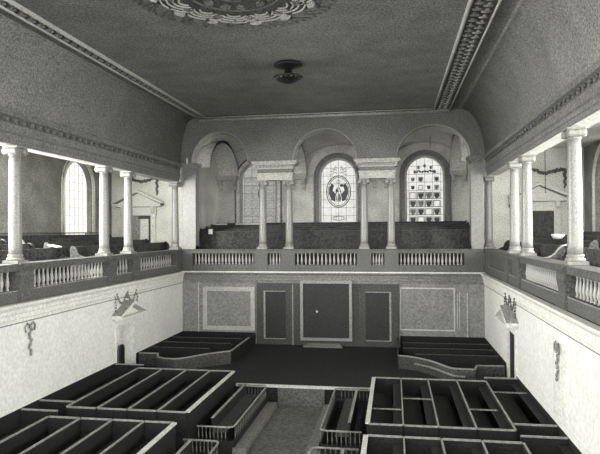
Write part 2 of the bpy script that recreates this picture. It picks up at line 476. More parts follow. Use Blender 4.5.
for x, h in ribs:
    for w0, w1, dz, tgt in ((-h, h, .10, band), (-h, -h+.05, .14, lines), (-h+.13, -h+.16, .13, lines), (h-.16, h-.13, .13, lines), (h-.05, h, .14, lines)):
        for k in range(20):
            t0, t1 = PI*k/20, PI*(k+1)/20
            P = lambda t, e: (yc-(hy-e)*math.cos(t), 2.78+(1.46-e)*math.sin(t))
            tgt.prism([P(t0, 0), P(t1, 0), P(t1, dz), P(t0, dz)], 'x', x+w0, x+w1)
struct(band.build('trim_15', M['vault'])); struct(lines.build('trim_16', M['cornice']))
cb = MB()
for x, h in ribs:
    cb.box(x-h-.03, x+h+.03, 28.05, 28.49, 2.66, 2.80); cb.box(x-h, x+h, 28.12, 28.49, 2.58, 2.66)
    for s in (-h+.14, h-.14):
        cb.prism([(28.49, 2.58), (28.18, 2.58), (28.25, 2.40), (28.40, 2.30), (28.42, 2.12), (28.49, 2.05)], 'x', x+s-.08, x+s+.08)
struct(cb.build('trim_17', M['soffit']))

# flat ceiling, coves
XCL, XCR = -8.42, 2.62
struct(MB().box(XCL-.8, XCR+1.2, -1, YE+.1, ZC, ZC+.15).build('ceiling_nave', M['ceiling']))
bpy.data.objects['ceiling_nave'].name = 'ceiling.001'
for side, xf, a in (('left', XL-.08, XCL-XL+.08), ('right', XR+.08, XCR-XR-.08)):
    rows = []
    for k in range(17):
        t = PI/2*k/16
        x = xf+a*(1-math.cos(t)); z = ZT+(ZC-ZT-.001)*math.sin(t)
        rows.append([(x, -1, z), (x, YE+.06, z)])
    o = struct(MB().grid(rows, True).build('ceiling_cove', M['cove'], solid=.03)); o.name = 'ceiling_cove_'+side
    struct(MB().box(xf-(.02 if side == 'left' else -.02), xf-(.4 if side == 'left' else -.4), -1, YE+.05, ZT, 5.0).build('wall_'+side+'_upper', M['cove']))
# ornamental border
yo, yi = YE+.02, YE-.42
LO, LI, RI, RO = -8.05, -7.68, 1.60, 2.20
m = MB().box(LO, LI, -1, yo, ZC-.04, ZC-.002).box(RI, RO, -1, yo, ZC-.04, ZC-.002).box(LI, RI, yi, yo, ZC-.04, ZC-.002)
struct(m.build('trim_18', M['border']))
m = MB()
for x, r in ((LI, .05), (RI, .05)): m.tube([(x, -1, ZC-.06), (x, yi, ZC-.06)], r, 8)
m.tube([(LI, yi, ZC-.06), (RI, yi, ZC-.06)], .02, 8)
for x in (LO, RO): m.tube([(x, -1, ZC-.06), (x, yo, ZC-.06)], .03, 8)
m.tube([(LO, YE-.02, ZC-.06), (RO, YE-.02, ZC-.06)], .075, 8)
struct(m.build('trim_19', M['bead']))
lv = MB()
for x0, x1 in ((LO, LI), (RI, RO)):
    y = 6.0; k = 0
    while y < YE-.2:
        w_ = (x1-x0)*.34; s = 1 if k % 2 else -1
        lv.blob(((x0+x1)/2+s*w_*.5, y, ZC-.05), (w_*.6, .045, .035), 7, 4)
        lv.blob(((x0+x1)/2-s*w_*.6, y+.06, ZC-.05), (.05, .05, .035), 6, 4)
        y += .17; k += 1
x = LI+.1; k = 0
while x < RI-.05:
    lv.blob((x, (yi+yo)/2+(.04 if k % 2 else -.04), ZC-.05), (.045, .13, .035), 7, 4); x += .17; k += 1
struct(lv.build('trim_21', M['screenframe']))

# corner piers of the arcade
for n, (x0, x1) in enumerate(((XL+.0, -8.30), (3.01, XR+.0))):
    m = MB().box(x0, x1, YE+.10, YE+.55, -.73, ZT-.28)
    m.box(x0-.0, x1+.0, YE+.06, YE+.58, -.74, -.60)
    struct(m.build('wall_pier', M['stone'])).name = 'wall_pier_left' if n == 0 else 'wall_pier_right'
    e = MB()
    xa, xb = (x0, x1+.02) if n == 0 else (x0-.02, x1)
    for d, z0, z1 in ((.02, ZT-.28, ZT-.22), (.0, ZT-.22, ZT-.16), (.06, ZT-.16, ZT-.09), (.12, ZT-.09, ZT)):
        if n == 0: e.box(xa, xb+d, YE+.08-d, YE+.56, z0, z1)
        else: e.box(xa-d, xb, YE+.08-d, YE+.56, z0, z1)
    struct(e.build('trim_22' if n == 0 else 'trim_23', M['stone'] if n == 0 else M['relief_pale']))

# ---------------------------------------------------------------- columns
def make_column():
    root = thing('column', (0, 0, 0), '', 'column', 'columns standing on the gallery parapet')
    m = MB().box(-.21, .21, -.21, .21, 0, .07)
    m.lathe([(.195, .07), (.205, .10), (.19, .13), (.165, .14), (.165, .16), (.175, .175), (.175, .20), (.155, .215)], n=28)
    m.build('base', M['stone'], root)
    prof = []
    H0, H1 = .215, 2.62
    for k in range(15):
        t = k/14; prof.append((.152-.024*t**1.7, H0+(H1-H0)*t))
    MB().lathe(prof, n=28).build('shaft', M['stone'], root)
    m = MB().lathe([(.127, 2.62), (.14, 2.63), (.14, 2.65), (.128, 2.66), (.135, 2.70), (.17, 2.77), (.18, 2.80)], n=28)
    m.box(-.19, .19, -.19, .19, 2.81, 2.855)
    cap = m.build('capital', M['stone'], root)
    for sx in (-1, 1):
        v = MB().lathe([(.045, -.19), (.082, -.185), (.088, -.14), (.065, 0), (.088, .14), (.082, .185), (.045, .19)], cx=sx*.165, cy=0, cz=2.735, n=18, axis='y')
        v.build('volute', M['stone'], cap)
    return root
col0 = make_column(); used = [False]
def place_col(x, y, rz, label, zs=-.74):
    o = col0 if not used[0] else copy_tree(col0)
    used[0] = True
    o.location = (x, y, zs); o.rotation_euler = (0, 0, rz); o['label'] = label; return o
CXL, CXR = -9.15, 3.74
place_col(CXL, 12.85, PI/2, 'pale column nearest the left edge of the gallery')
place_col(CXL, 17.25, PI/2, 'pale column, nearer of the pair right of the left gallery window')
place_col(CXL, 18.95, PI/2, 'pale column just left of the pedimented door on the left gallery')
place_col(CXL, 23.33, PI/2, 'pale column next to the left corner pier, left gallery')
place_col(CXR, 12.85, PI/2, 'pale column nearest the right edge, before the right window')
place_col(CXR, 17.25, PI/2, 'pale column just left of the doorway seen on the right gallery')
place_col(CXR, 18.95, PI/2, 'pale column, farther of the close pair on the right gallery')
place_col(CXR, 23.9, PI/2, 'pale column beside the right corner pier, right gallery')
EC = [-5.43, -4.30, -1.19, -.10]
for x, l in zip(EC, ('pale column standing before the leftmost stained window', 'pale column on the left side of the middle arch',
                     'pale column on the right side of the middle arch', 'pale column on the left side of the right arch')):
    place_col(x, 23.70, 0, l)
# entablature blocks over the end pairs
for n, (x0, x1) in enumerate(((EC[0]-.17, EC[1]+.17), (EC[2]-.17, EC[3]+.17))):
    t = thing('entablature_block', ((x0+x1)/2, 23.7, ZS), 'moulded block over the %s pair of end gallery columns' % ('left', 'right')[n], 'entablature', 'entablature blocks over the end columns')
    m = MB().box(x0, x1, 23.5, 23.9, ZS, ZS+.13).box(x0-.02, x1+.02, 23.48, 23.92, ZS+.13, ZS+.26).box(x0-.05, x1+.05, 23.45, 23.95, ZS+.26, ZS+.30)
    m.build('architrave', M['soffit'], t)
    MB().box(x0, x1, 23.5, 23.9, ZS+.30, ZS+.46).build('frieze', M['entab'], t)
    m = MB().box(x0-.06, x1+.06, 23.44, 23.96, ZS+.46, ZS+.50).box(x0-.16, x1+.16, 23.34, 24.06, ZS+.62, ZS+.68).box(x0-.22, x1+.22, 23.28, 24.1, ZS+.68, ZT-.002)
    m.box(x0-.05, x1+.05, 23.45, 23.95, ZS+.50, ZS+.62)
    x = x0-.12
    while x < x1+.1:
        m.box(x, x+.08, 23.36, 23.46, ZS+.52, ZS+.61); x += .155
    m.build('cornice', M['soffit'], t)

# ---------------------------------------------------------------- balustrades
bprof = [(.040, 0), (.040, .03), (.026, .045), (.030, .08), (.046, .13), (.048, .17), (.036, .25), (.024, .34), (.022, .40), (.034, .415), (.022, .43), (.038, .445), (.038, .46)]
bal_mesh = [None]
def baluster(parent, x, y):
    if bal_mesh[0] is None:
        o = MB().lathe(bprof, n=12).build('baluster', M['baluster'], None); bal_mesh[0] = o
        o.parent = parent
    else:
        o = bal_mesh[0].copy(); C.objects.link(o); o.parent = parent
    o.location = Vector((x, y, -1.38))-parent.location
def balustrade_side(side):
    dx = -1 if side == 'left' else 1
    xf = XL-.04 if side == 'left' else XR+.04
    xb = xf+dx*.42
    t = thing('balustrade', (xf+dx*.2, 14, ZG+.03), 'long dark balustrade along the %s gallery with pale balusters' % side, 'balustrade')
    MB().box(xf, xb, 2, YE-.16, -1.665, -1.38).build('plinth', M['balw'], t)
    MB().box(xf-dx*.02, xb, 2, YE-.16, -.92, -.79).box(xf-dx*.05, xb+dx*.02, 2, YE-.16, -.79, -.745).build('handrail', M['balw'], t, bevel=.008)
    cols = [12.85, 17.25, 18.95]
    for y in cols:
        m = MB().prism([(xf-dx*.07, -1.66), (xf-dx*.10, -1.58), (xf-dx*.06, -1.5), (xf-dx*.04, -1.3), (xf-dx*.08, -1.05), (xf-dx*.06, -.92), (xf-dx*.10, -.84), (xf-dx*.10, -.742), (xb+dx*.03, -.742), (xb+dx*.03, -1.66)] , 'y', y-.27, y+.27)
        m.build('pedestal', M['balw'], t)
    MB().box(xf-dx*.04, xb+dx*.03, 22.75, YE-.02, -1.66, -.742).build('pedestal', M['balw'], t)
    # solid panel behind the far right corner
    segs = [(10.4, 12.5, 10), (13.15, 16.95, 20), (17.55, 18.65, 5), (19.4, 22.6, 14)]
    if side == 'right':
        segs = segs[:2]
        MB().box(xf+dx*.08, xf+dx*.16, 17.5, 22.8, -1.38, -.92).build('solid_panel', M['balw'], t)
    for a, b, n in segs:
        for k in range(n): baluster(t, xf+dx*.14, a+(b-a)*(k+.5)/n)
    MB().box(xf-dx*.005, xf, 2, YE-.4, -1.40, -1.375).build('ledge', M['screenframe'], t)
balustrade_side('left'); balustrade_side('right')
t = thing('balustrade', (XC, YE+.1, ZG+.03), 'dark balustrade across the far end gallery with pale balusters', 'balustrade')
yf = YE-.03; yb = YE+.38
MB().box(XL+.0, XR, yf, yb, -1.655, -1.38).build('plinth', M['balw'], t)
MB().box(XL, XR, yf-.02, yb, -.92, -.79).box(XL, XR, yf-.05, yb+.02, -.79, -.745).build('handrail', M['balw'], t, bevel=.008)
peds = [(XL+.02, -8.36)]+[(x-.30, x+.26) for x in EC]+[(3.02, XR-.02)]
peds = [(XL+.02, -8.40), (-5.72, -5.16), (-4.58, -4.02), (-1.47, -.91), (-.38, .18), (2.72, XR-.02)]
for x0, x1 in peds:
    MB().box(x0, x1, yf-.03, yb+.02, -1.652, -.742).build('pedestal', M['balw'], t)
for i, n in enumerate((18, 4, 15, 4, 17)):
    a, b = peds[i][1]+.02, peds[i+1][0]-.02
    for k in range(n): baluster(t, a+(b-a)*(k+.5)/n, YE+.12)

# ---------------------------------------------------------------- lower doors with pediments
for side, xw, s in (('left', XL, 1), ('right', XR, -1)):
    t = thing('doorway_surround', (xw, 18.12, ZF), 'white pedimented doorway surround on the lower %s wall' % side, 'doorway', 'pedimented doorways on the lower walls')
    m = MB()
    for y0, y1 in ((DY0-.20, DY0), (DY1, DY1+.20)):
        m.box(xw+s*.002, xw+s*.035, y0, y1, ZF+.01, DZ+.02)
    m.box(xw+s*.002, xw+s*.05, DY0-.20, DY1+.20, DZ, DZ+.17)
    m.build('architrave', M['cornice'], t)
    z0 = DZ+.17
    m = MB().box(xw+s*.002, xw+s*.12, DY0-.24, DY1+.24, z0, z0+.08).box(xw+s*.002, xw+s*.32, DY0-.42, DY1+.42, z0+.08, z0+.14)
    yc_ = (DY0+DY1)/2
    m.prism([(DY0-.36, z0+.14), (DY1+.36, z0+.14), (yc_, z0+.46)], 'x', xw+s*.002, xw+s*.08)
    m.build('cornice', M['cornice'], t)
    m = MB()
    for q in (-1, 1):
        e = yc_+q*.98
        m.prism([(e, z0+.14), (e, z0+.22), (yc_, z0+.60), (yc_, z0+.50)], 'x', xw+s*.002, xw+s*.34)
    m.build('pediment', M['cornice'], t)
    m = MB()                                   # darker top face on the near slope of the pediment
    e = yc_-.99
    m.prism([(e, z0+.222), (e, z0+.235), (yc_, z0+.615), (yc_, z0+.602)], 'x', xw+s*.01, xw+s*.34)
    m.build('pediment_top', M['screenframe'], t)
    # festoon over the door
    g = MB()
    for q in (-1, 1):
        for k in range(12):
            u = k/11
            g.blob((xw+s*.06, yc_+q*(.08+.62*u), z0+.78-.28*math.sin(PI*u)+.10*u), (.03, .04+.015*(k % 2), .035), 6, 4)
        for k in range(6): g.blob((xw+s*.06, yc_+q*(.78+.02*math.sin(k*2)), z0+.72-.09*k), (.03, .045, .04), 6, 4)
        g.tube([(xw+s*.03, yc_+q*.74, z0+.72), (xw+s*.03, yc_+q*.82, z0+.84), (xw+s*.03, yc_+q*.70, z0+.90)], .016, 5)
    for k in range(7): g.blob((xw+s*.06, yc_+.06*math.cos(k), z0+.70+.03*k), (.035, .05, .04), 6, 4)
    tag(g.build('festoon', M['relief_pale'] if side == 'left' else M['relief'], None, origin=(xw, yc_, z0+.6)), 'plaster flower festoon above the %s wall doorway' % side, 'festoon', 'festoons above the doorways')
tag(MB().prism([(17.38, -5.1), (17.70, -5.1), (17.70, -3.78)]+[(17.54+.16*math.cos(a), -3.78+.16*math.sin(a)) for a in [PI*k/8 for k in range(1, 8)]]+[(17.38, -3.78)], 'x', XL+.12, XL+.17).build('bench_end', M['panel'], origin=(XL+.15, 17.46, -5.1)), 'dark round-topped upright panel standing beside the left doorway', 'panel')
struct(MB().box(XL-.38, XL-.34, DY0+.001, DY1-.001, ZF+.01, DZ-.001).build('door_3', M['wall_rear']))
struct(MB().box(XR+.03, XR+.07, DY0+.001, DY1-.001, ZF+.01, DZ-.001).build('door_4', M['panel']))

# wall pilaster strips with drops
def drop(xw, s, y, z0, label, m_):
    g = MB()
    for k in range(9):
        g.blob((xw+s*.04, y+.05*math.sin(k*1.9), z0-.085*k), (.03, .055-.003*k, .05), 6, 4)
    for q in (-1, 1):
        g.tube([(xw+s*.04, y, z0+.02), (xw+s*.04, y+q*.12, z0+.10), (xw+s*.04, y+q*.20, z0+.02), (xw+s*.04, y+q*.17, z0-.12)], .02, 5)
    tag(g.build('wall_ornament', m_, origin=(xw, y, z0-.8)), label, 'ornament', 'hanging plaster drops on the lower walls')
drop(XR-.04, -1, 12.98, -2.50, 'hanging leaf drop on the narrow panel of the right wall', M['relief_pale'])
drop(XL, 1, 12.95, -2.30, 'hanging leaf drop on the plain left wall', M['relief_pale'])
m = MB()
for y0, y1 in ((12.50, 12.53), (13.43, 13.46)): m.box(XR-.03, XR-.002, y0, y1, ZP+.16, -2.3)
m.box(XR-.04, XR-.002, 12.62, 13.34, ZP+.16, -2.40)
struct(m.build('trim_24', M['cornice']))

# ---------------------------------------------------------------- panelled screen at the end
t = thing('panelled_screen', (XC, YE, -4.66), 'dark wooden panelled screen in the middle of the far wall', 'screen')
Y1 = YE-.002
MB().box(-5.62, .18, YE-.10, Y1, -4.655, -2.15).build('backboard', M['wood3'], t)
m = MB(); frame(m, -3.78, -1.68, -4.44, -2.02, .11, YE-.10, .10); m.build('central_frame', M['screenframe'], t)
c = MB().box(-3.66, -1.80, YE-.13, YE-.10, -4.33, -2.14).build('central_panel', M['panel'], t)
MB().lathe([(.02, 0), (.045, -.02), (.045, -.04), (.02, -.06)], cx=-3.10, cy=YE-.13, cz=-3.27, n=12, axis='y').build('knob', M['white'], c)
for x0, x1, edge in ((-5.28, -4.40, -1), (-1.14, -.16, 1)):
    p = MB().box(x0, x1, YE-.12, YE-.10, -4.40, -2.48).build('side_panel', M['panel'], t)
    m = MB(); xx = x0 if edge < 0 else x1
    m.box(xx-.035, xx+.035, YE-.14, YE-.10, -4.40, -2.45); m.box(x0, x1, YE-.14, YE-.10, -2.48, -2.45); m.box(x0, x1, YE-.14, YE-.10, -4.42, -4.39)
    m.build('moulding', M['screenframe'], p)
for x, m_ in ((-4.10, 'screenframe'), (-1.5, 'wood3')):
    MB().box(x-.02, x+.02, YE-.14, YE-.10, -4.65, -2.2).build('pilaster_edge', M[m_], t)
tag(MB().box(-3.62, -2.05, YE-.55, YE-.15, -4.655, -4.58).box(-3.5, -2.15, YE-.40, YE-.15, -4.58, -4.52).build('step', M['entab'], origin=(-2.8, YE-.4, -4.655), bevel=.01), 'pale low step below the big central dark panel', 'step')

# ---------------------------------------------------------------- nave pews
def path_rail(m, pts, z0, z1, w):
    # a vertical board following a plan path
    for (xa, ya), (xb, yb_) in zip(pts[:-1], pts[1:]):
        d = Vector((xb-xa, yb_-ya)); n = Vector((-d.y, d.x)).normalized()*w/2
        m.prism([(xa+n.x, ya+n.y), (xb+n.x, yb_+n.y), (xb-n.x, yb_-n.y), (xa-n.x, ya-n.y)], 'z', z0, z1)
    return m
def box_pew(x0, x1, y0, y1, label, group, left_cap='cap', right_cap=None, cap_w=.032, rear=True, rearstep=0):
    """pew between two long partitions; it owns its left (x0) partition, and the right one if it is the last"""
    t = thing('box_pew', ((x0+x1)/2, (y0+y1)/2, ZF), label, 'pew', group)
    def cap(parent, pts, w, mt): path_rail(MB(), pts, ZP-.035, ZP, w).build('capping', M[mt], parent)
    if left_cap:
        p = MB().box(x0-.02, x0+.02, y0+.03, y1-.03, ZF+.01, ZP-.036).build('partition', M['wood'], t)
        w = .10 if left_cap == 'capw' else cap_w
        cap(p, [(x0, y0+.025), (x0, y1-.025)], w, left_cap)
    if right_cap:
        p = MB().box(x1-.02, x1+.02, y0+.03, y1-.03, ZF+.01, ZP-.036).build('partition', M['wood'], t)
        w = .10 if right_cap == 'capw' else cap_w
        cap(p, [(x1, y0+.025), (x1, y1-.025)], w, right_cap)
    g = .022
    for y in (y0, y1):
        p = MB().box(x0+g, x1-g, y-.022, y+.022, ZF+.01, ZP-.036).build('end_panel', M['wood'], t)
        cap(p, [(x0+g, y), (x1-g, y)], .038, 'cap')
    MB().box(x0+.03, x1-.25, y0+.05, y1-.05, ZP-.50, ZP-.45).build('seat', M['pew_inside'], t)
    MB().box(x0+.03, x1-.03, y0+.05, y1-.05, ZF+.02, ZF+.25).build('floor_board', M['pew_inside'], t)
    MB().box(x1-.22, x1-.03, y0+.05, y1-.05, ZP-.18, ZP-.15).build('book_ledge', M['wood'], t)
    return t
LX = [-7.86, -7.06, -6.28, -5.53, -4.80]
RX = [-.60, .17, .92, 1.71, 2.50]
nm = ['against the step by the wall', 'second from the wall', 'third from the wall', 'beside the white-edged aisle end']
for blk, (y0, y1) in (('far', (12.92, 16.92)), ('near', (7.5, 12.18))):
    for i in range(4):
        box_pew(LX[i], LX[i+1], y0, y1, 'dark pew strip in the %s left block, %s' % (blk, nm[i]), 'left nave pews', 'cap', 'capw' if i == 3 else None)
    box_pew(XL+.01, LX[0], y0+.42, y1+.42, 'dark pew strip in the %s left block, touching the white left wall' % blk, 'left nave pews', None, None)
    for i in range(4):
        box_pew(RX[i], RX[i+1], y0-.2, y1-.18, 'dark pew strip in the %s right block, %s' % (blk, nm[3-i]), 'right nave pews', 'capw' if i == 0 else 'cap', 'cap' if i == 3 else None)
    box_pew(RX[4], XR-.01, y0+.22, y1+.22, 'dark pew strip in the %s right block, touching the white right wall' % blk, 'right nave pews', None, None)
# small cross bars seen across some right pews
for x0, x1, y in ((-.58, .15, 14.05), (.19, .90, 15.0), (1.73, 2.4, 14.3), (2.52, 3.40, 15.9)):
    tag(MB().box(x0, x1, y-.012, y+.012, ZP-.10, ZP-.07).build('cross_rail', M['relief_pale'], origin=(x0, y, ZP-.1)), {.15: 'thin rail across the far right block pew next the aisle', .90: 'thin rail across the second far right pew from the aisle', 2.4: 'thin rail across the fourth far right pew from the aisle', 3.40: 'thin rail across the far right pew against the wall'}[x1], 'rail', 'thin rails across the right pews')

# far pews on the platform, with curved fronts
def smooth(pts, n=6):
    out = []
    P = [Vector(p) for p in pts]; P = [P[0]]+P+[P[-1]]
    for i in range(1, len(P)-2):
        for k in range(n):
            t_ = k/n; a, b, c_, d = P[i-1:i+3]
            q = .5*((2*b)+(-a+c_)*t_+(2*a-5*b+4*c_-d)*t_**2+(-a+3*b-3*c_+d)*t_**3); out.append((q.x, q.y))
    out.append(tuple(pts[-1])); return out
def curved_pew(path, xside, label, inner, double=False):
    cx_ = sum(p[0] for p in path)/len(path)
    t = thing('curved_pew', (cx_, 20.5, -4.66), label, 'pew')
    p = path_rail(MB(), path, -4.655, ZP-.036, .05).build('curved_front', M['wood3'] if double else M['wood3'], t)
    path_rail(MB(), path, ZP-.035, ZP, .06).build('capping', M['cap'], p)
    if double:
        pp = [(x+.05, y-.28) for x, y in path[6:26]]
        path_rail(MB(), pp, ZP-.20, ZP-.16, .06).build('ledge', M['relief_pale'], p)
    for (xa, xb, y) in inner:
        b = MB().box(xa, xb, y-.02, y+.02, -4.655, ZP-.03).build('backrest', M['wood'], t)
        MB().box(xa, xb, y-.03, y+.03, ZP-.03, ZP-.012).build('capping', M['wood3'], b)
        MB().box(xa, xb, y+.03, y+.33, -4.35, -4.31).build('seat', M['wood'], t)
    return t
pl = [(-8.82, 19.06), (-8.11, 19.04), (-7.9, 18.5)]+[(-7.6, 18.32)]+smooth([(-7.4, 18.30), (-7.06, 18.38), (-6.31, 19.27), (-5.72, 19.75)], 6)
t = curved_pew(pl, -1, 'dark pew enclosure with curved front below the left end wall', [(-8.8, -6.6, 20.1), (-8.8, -6.1, 21.1), (-8.8, -5.95, 22.1)])
d = path_rail(MB(), [(-5.72, 19.78), (-5.70, 23.2)], -4.655, ZP-.036, .05).build('partition', M['wood'], t)
path_rail(MB(), [(-5.72, 19.78), (-5.71, 22.3)], ZP-.035, ZP, .06).build('capping', M['cap'], d)
pr_ = smooth([(.13, 19.80), (.6, 19.6), (1.17, 19.05), (1.66, 18.25), (1.95, 18.12), (2.39, 18.10)], 6)+[(2.52, 18.62), (3.34, 18.66)]
t = curved_pew(pr_, 1, 'dark pew enclosure with curved front below the right end wall', [(.7, 3.42, 20.1), (.3, 3.42, 21.1), (.3, 3.42, 22.1)], True)
d = path_rail(MB(), [(.11, 19.82), (.11, 23.2)], -4.655, ZP-.036, .05).build('partition', M['wood'], t)
path_rail(MB(), [(.11, 19.82), (.11, 22.5)], ZP-.035, ZP, .04).build('capping', M['wood3'], d)

# railed pews (spindle rails) on both sides of the aisle
def rail_pew(x0, x1, y0, y1, aisle, label, ztop=-4.60, rear=True, ns=22):
    """aisle: +1 if the aisle side is x1, -1 if x0"""
    t = thing('railed_pew', ((x0+x1)/2, (y0+y1)/2, ZF), label, 'pew', 'low railed pews beside the aisle')
    xa, xo = (x1, x0) if aisle > 0 else (x0, x1)
    s = -aisle; r = .14
    def corner(yc_, sy):
        return [(xa+s*r-s*r*math.cos(a), yc_+sy*r*(1-math.sin(PI/2-a)) if False else yc_+sy*(-r+r*math.sin(a))+sy*0, ztop) for a in [PI/2*k/5 for k in range(6)]]
    # rail path: outer rear end -> aisle corner -> front corner -> outer front end
    pts = [(xo-s*.08, y1, ztop)]
    pts += [(xa+s*r-s*r*math.sin(a), y1-r+r*math.cos(a), ztop) for a in [PI/2*k/5 for k in range(6)]]
    pts += [(xa+s*r-s*r*math.cos(a), y0+r-r*math.sin(a), ztop) for a in [PI/2*k/5 for k in range(6)]]
    pts += [(xo-s*.08, y0, ztop)]
    rl = MB().tube(pts, .022, 8).build('handrail', M['cap'], t)
    zb_ = ZF+.28
    MB().box(xa-.03, xa+.03, y0-.02, y1, ZF+.005, zb_).box(xo-s*.06, xa, y0-.03, y0+.03, ZF+.005, zb_).box(xo-s*.06, xa, y1-.04, y1+.02, ZF+.005, zb_).build('plinth', M['wood'], t)
    MB().box(xa, xa-s*.32, y0-.05, y1-.05, ZF+.005, ZF+.14).build('kerb', M['plinth'], t)
    proto = None
    pos = [(xa, y0+.2+(y1-y0-.4)*k/(ns-1)) for k in range(ns)]
    pos += [(xo-s*(.12+(abs(x1-x0)-.3)*k/7), y) for k in range(8) for y in (y0, y1)]
    for x, y in pos:
        if proto is None:
            proto = MB().lathe([(.012, 0), (.012, .05), (.019, .1), (.012, .2), (.012, ztop-zb_)], n=6).build('spindle', M['relief'], None); o = proto
        else: o = proto.copy(); C.objects.link(o)
        o.parent = t; o.location = Vector((x, y, zb_))-t.location
    MB().box(xo-s*.40, xo-s*.72, y0+.25, y1-.35, ZF+.38, ZF+.43).build('seat', M['wood3'], t)
    MB().box(xo-s*.36, xo-s*.40, y0+.25, y1-.35, ZF+.1, ZF+.72).build('backrest', M['wood'], t)
    MB().box(xo-s*.345, xo-s*.415, y0+.25, y1-.35, ZF+.72, ZF+.735).build('capping', M['cap'], t)
    return t
rail_pew(-4.72, -3.76, 13.15, 16.85, 1, 'low spindle-railed pew left of the aisle, the whole far one')
rail_pew(-4.72, -3.80, 8.2, 12.25, 1, 'low spindle-railed pew left of the aisle, cut off by the bottom edge')
rail_pew(-1.72, -.68, 13.25, 16.85, -1, 'low spindle-railed pew right of the aisle, the whole far one')
rail_pew(-1.76, -.68, 8.2, 12.20, -1, 'low spindle-railed pew right of the aisle, cut off by the bottom edge')

# ---------------------------------------------------------------- gallery pews
def long_pew(p0, p1, ztop, zbot, facing, label, group, name='gallery_pew', mt='wood2'):
    """bench along p0->p1; facing = unit vector towards the front"""
    cx_, cy_ = (p0[0]+p1[0])/2, (p0[1]+p1[1])/2
    t = thing(name, (cx_, cy_, zbot), label, 'pew', group)
    dx_, dy_ = facing
    alongY = abs(dx_) > .5
    def bx(m, a0, a1, z0, z1, e0=0, e1=0):
        if alongY: m.box(p0[0]+dx_*a0, p0[0]+dx_*a1, p0[1]+e0, p1[1]-e1, z0, z1)
        else: m.box(p0[0]+e0, p1[0]-e1, p0[1]+dy_*a0, p0[1]+dy_*a1, z0, z1)
        return m
    bx(MB(), -.03, .03, zbot, ztop-.03, .05, .05).build('backrest', M[mt], t)
    bx(MB(), -.05, .05, ztop-.03, ztop, .05, .05).build('top_rail', M['wood3'], t)
    bx(MB(), .03, .42, zbot+.36, zbot+.41, .05, .05).build('seat', M[mt], t)
    for e in (0, 1):
        z1 = ztop+.03; q = p0 if e == 0 else p1
        prof = [(-.06, zbot), (-.06, z1-.1), (-.02, z1), (.06, z1), (.16, z1-.10), (.22, z1-.26), (.40, z1-.33), (.46, z1-.42), (.46, zbot)]
        m = MB()
        if alongY:
            y = q[1]; m.prism([(q[0]+dx_*a, z) for a, z in prof], 'y', y+(0 if e == 0 else -.05), y+(.05 if e == 0 else 0))
        else:
            x = q[0]; m.prism([(q[1]+dy_*a, z) for a, z in prof], 'x', x+(0 if e == 0 else -.05), x+(.05 if e == 0 else 0))
        m.build('pew_end', M[mt], t)
    return t
g_ = 'gallery pews behind the left balustrade'
for side, xs_, s in (('left', (-9.95, -10.85, -11.75, -12.65), -1), ('right', (4.55, 5.40, 6.25, 7.10), 1)):
    rowname = ['front row next the balustrade', 'second row', 'third row', 'back row by the outer wall']
    for i, x in enumerate(xs_):
        zt = -.45+.12*i
        zb_ = ZG+.1+.06*i*2
        for (y0, y1, where) in ((9.0, 15.9, 'near part'), (16.7, 24.2, 'far part')):
            long_pew((x, y0), (x, y1), zt, zb_, (-s, 0), 'dark bench of the %s gallery, %s, %s' % (side, rowname[i], where), 'benches of the %s gallery' % side, mt='wood4')
    for i in range(1, 4):
        x0 = xs_[i]+s*.45; x1 = xs_[i]-s*.42
        struct(MB().box(x0, x1, 9, 24.3, ZG+.102, ZG+.098+.12*i).build('floor', M['floor']))
m = MB()
rt = thing('gallery_rail', (-13.1, 18, -.9), 'thin rail on posts behind the left gallery benches under the bright window', 'rail')
MB().tube([(-13.1, 10, -.02), (-13.1, 24.4, -.02)], .022, 8).build('top_rail', M['relief'], rt)
MB().tube([(-13.1, 10, -.30), (-13.1, 24.4, -.30)], .014, 8).build('lower_rail', M['relief'], rt)
for y in (11.5, 13.5, 15.5, 17.4, 19.3, 21.2, 23.1): MB().box(-13.12, -13.08, y-.02, y+.02, ZG+.1, -.02).build('post', M['relief'], rt)
# end gallery benches facing the nave
for i in range(5):
    y = 24.55+.85*i; zt = .02+.10*i; zb_ = ZG+.1+.26*i
    long_pew((XL+.1, y), (XR-.1, y), zt, zb_, (0, 1), 'dark bench across the end gallery, %s' % ['row just behind the balustrade', 'second row back', 'third row back', 'fourth row back', 'topmost row under the stained windows'][i], 'benches of the end gallery')
    if i: struct(MB().box(XL+.02, XR-.02, y-.04, 28.49, ZG+.1+.26*(i-1)+.002, zb_-.002).build('floor', M['floor']))
# rail and boards on the rear bench
for x0, x1, l in ((-8.63, -7.98, 'short white strip lying along the end gallery benches, left one'), (-7.55, -6.30, 'long white strip lying along the end gallery benches, behind the left column')):
    tag(MB().box(x0, x1, 27.06, 27.14, .321, .39).build('white_board', M['white'], origin=(x0, 27.1, .321)), l, 'board')
t = thing('framed_notice', (-9.3+.75, 24.72, -.3), 'small dark-framed white notice beside the left pier of the end gallery', 'notice')
m = MB(); frame(m, -8.13, -7.80, -.18, .18, .07, 24.50, .04)
m.build('frame', M['panel'], t)
MB().box(-8.06, -7.87, 24.47, 24.49, -.12, .12).build('paper', M['white'], t)
for (a, b, l) in (((-7.80, 27.0, -.25), (-7.42, 27.0, .10), 'pale slanting stick among the benches left of the first column'),
                  ((-3.40, 26.6, -.25), (-3.20, 26.6, .10), 'pale slanting stick among the benches under the middle window'),
                  ((.70, 26.6, -.25), (.78, 26.6, .05), 'pale slanting stick among the benches under the right window')):
    tag(MB().tube([a, b], .018, 6).build('stick', M['relief_pale'], origin=a), l, 'stick', 'slanting sticks in the end gallery')

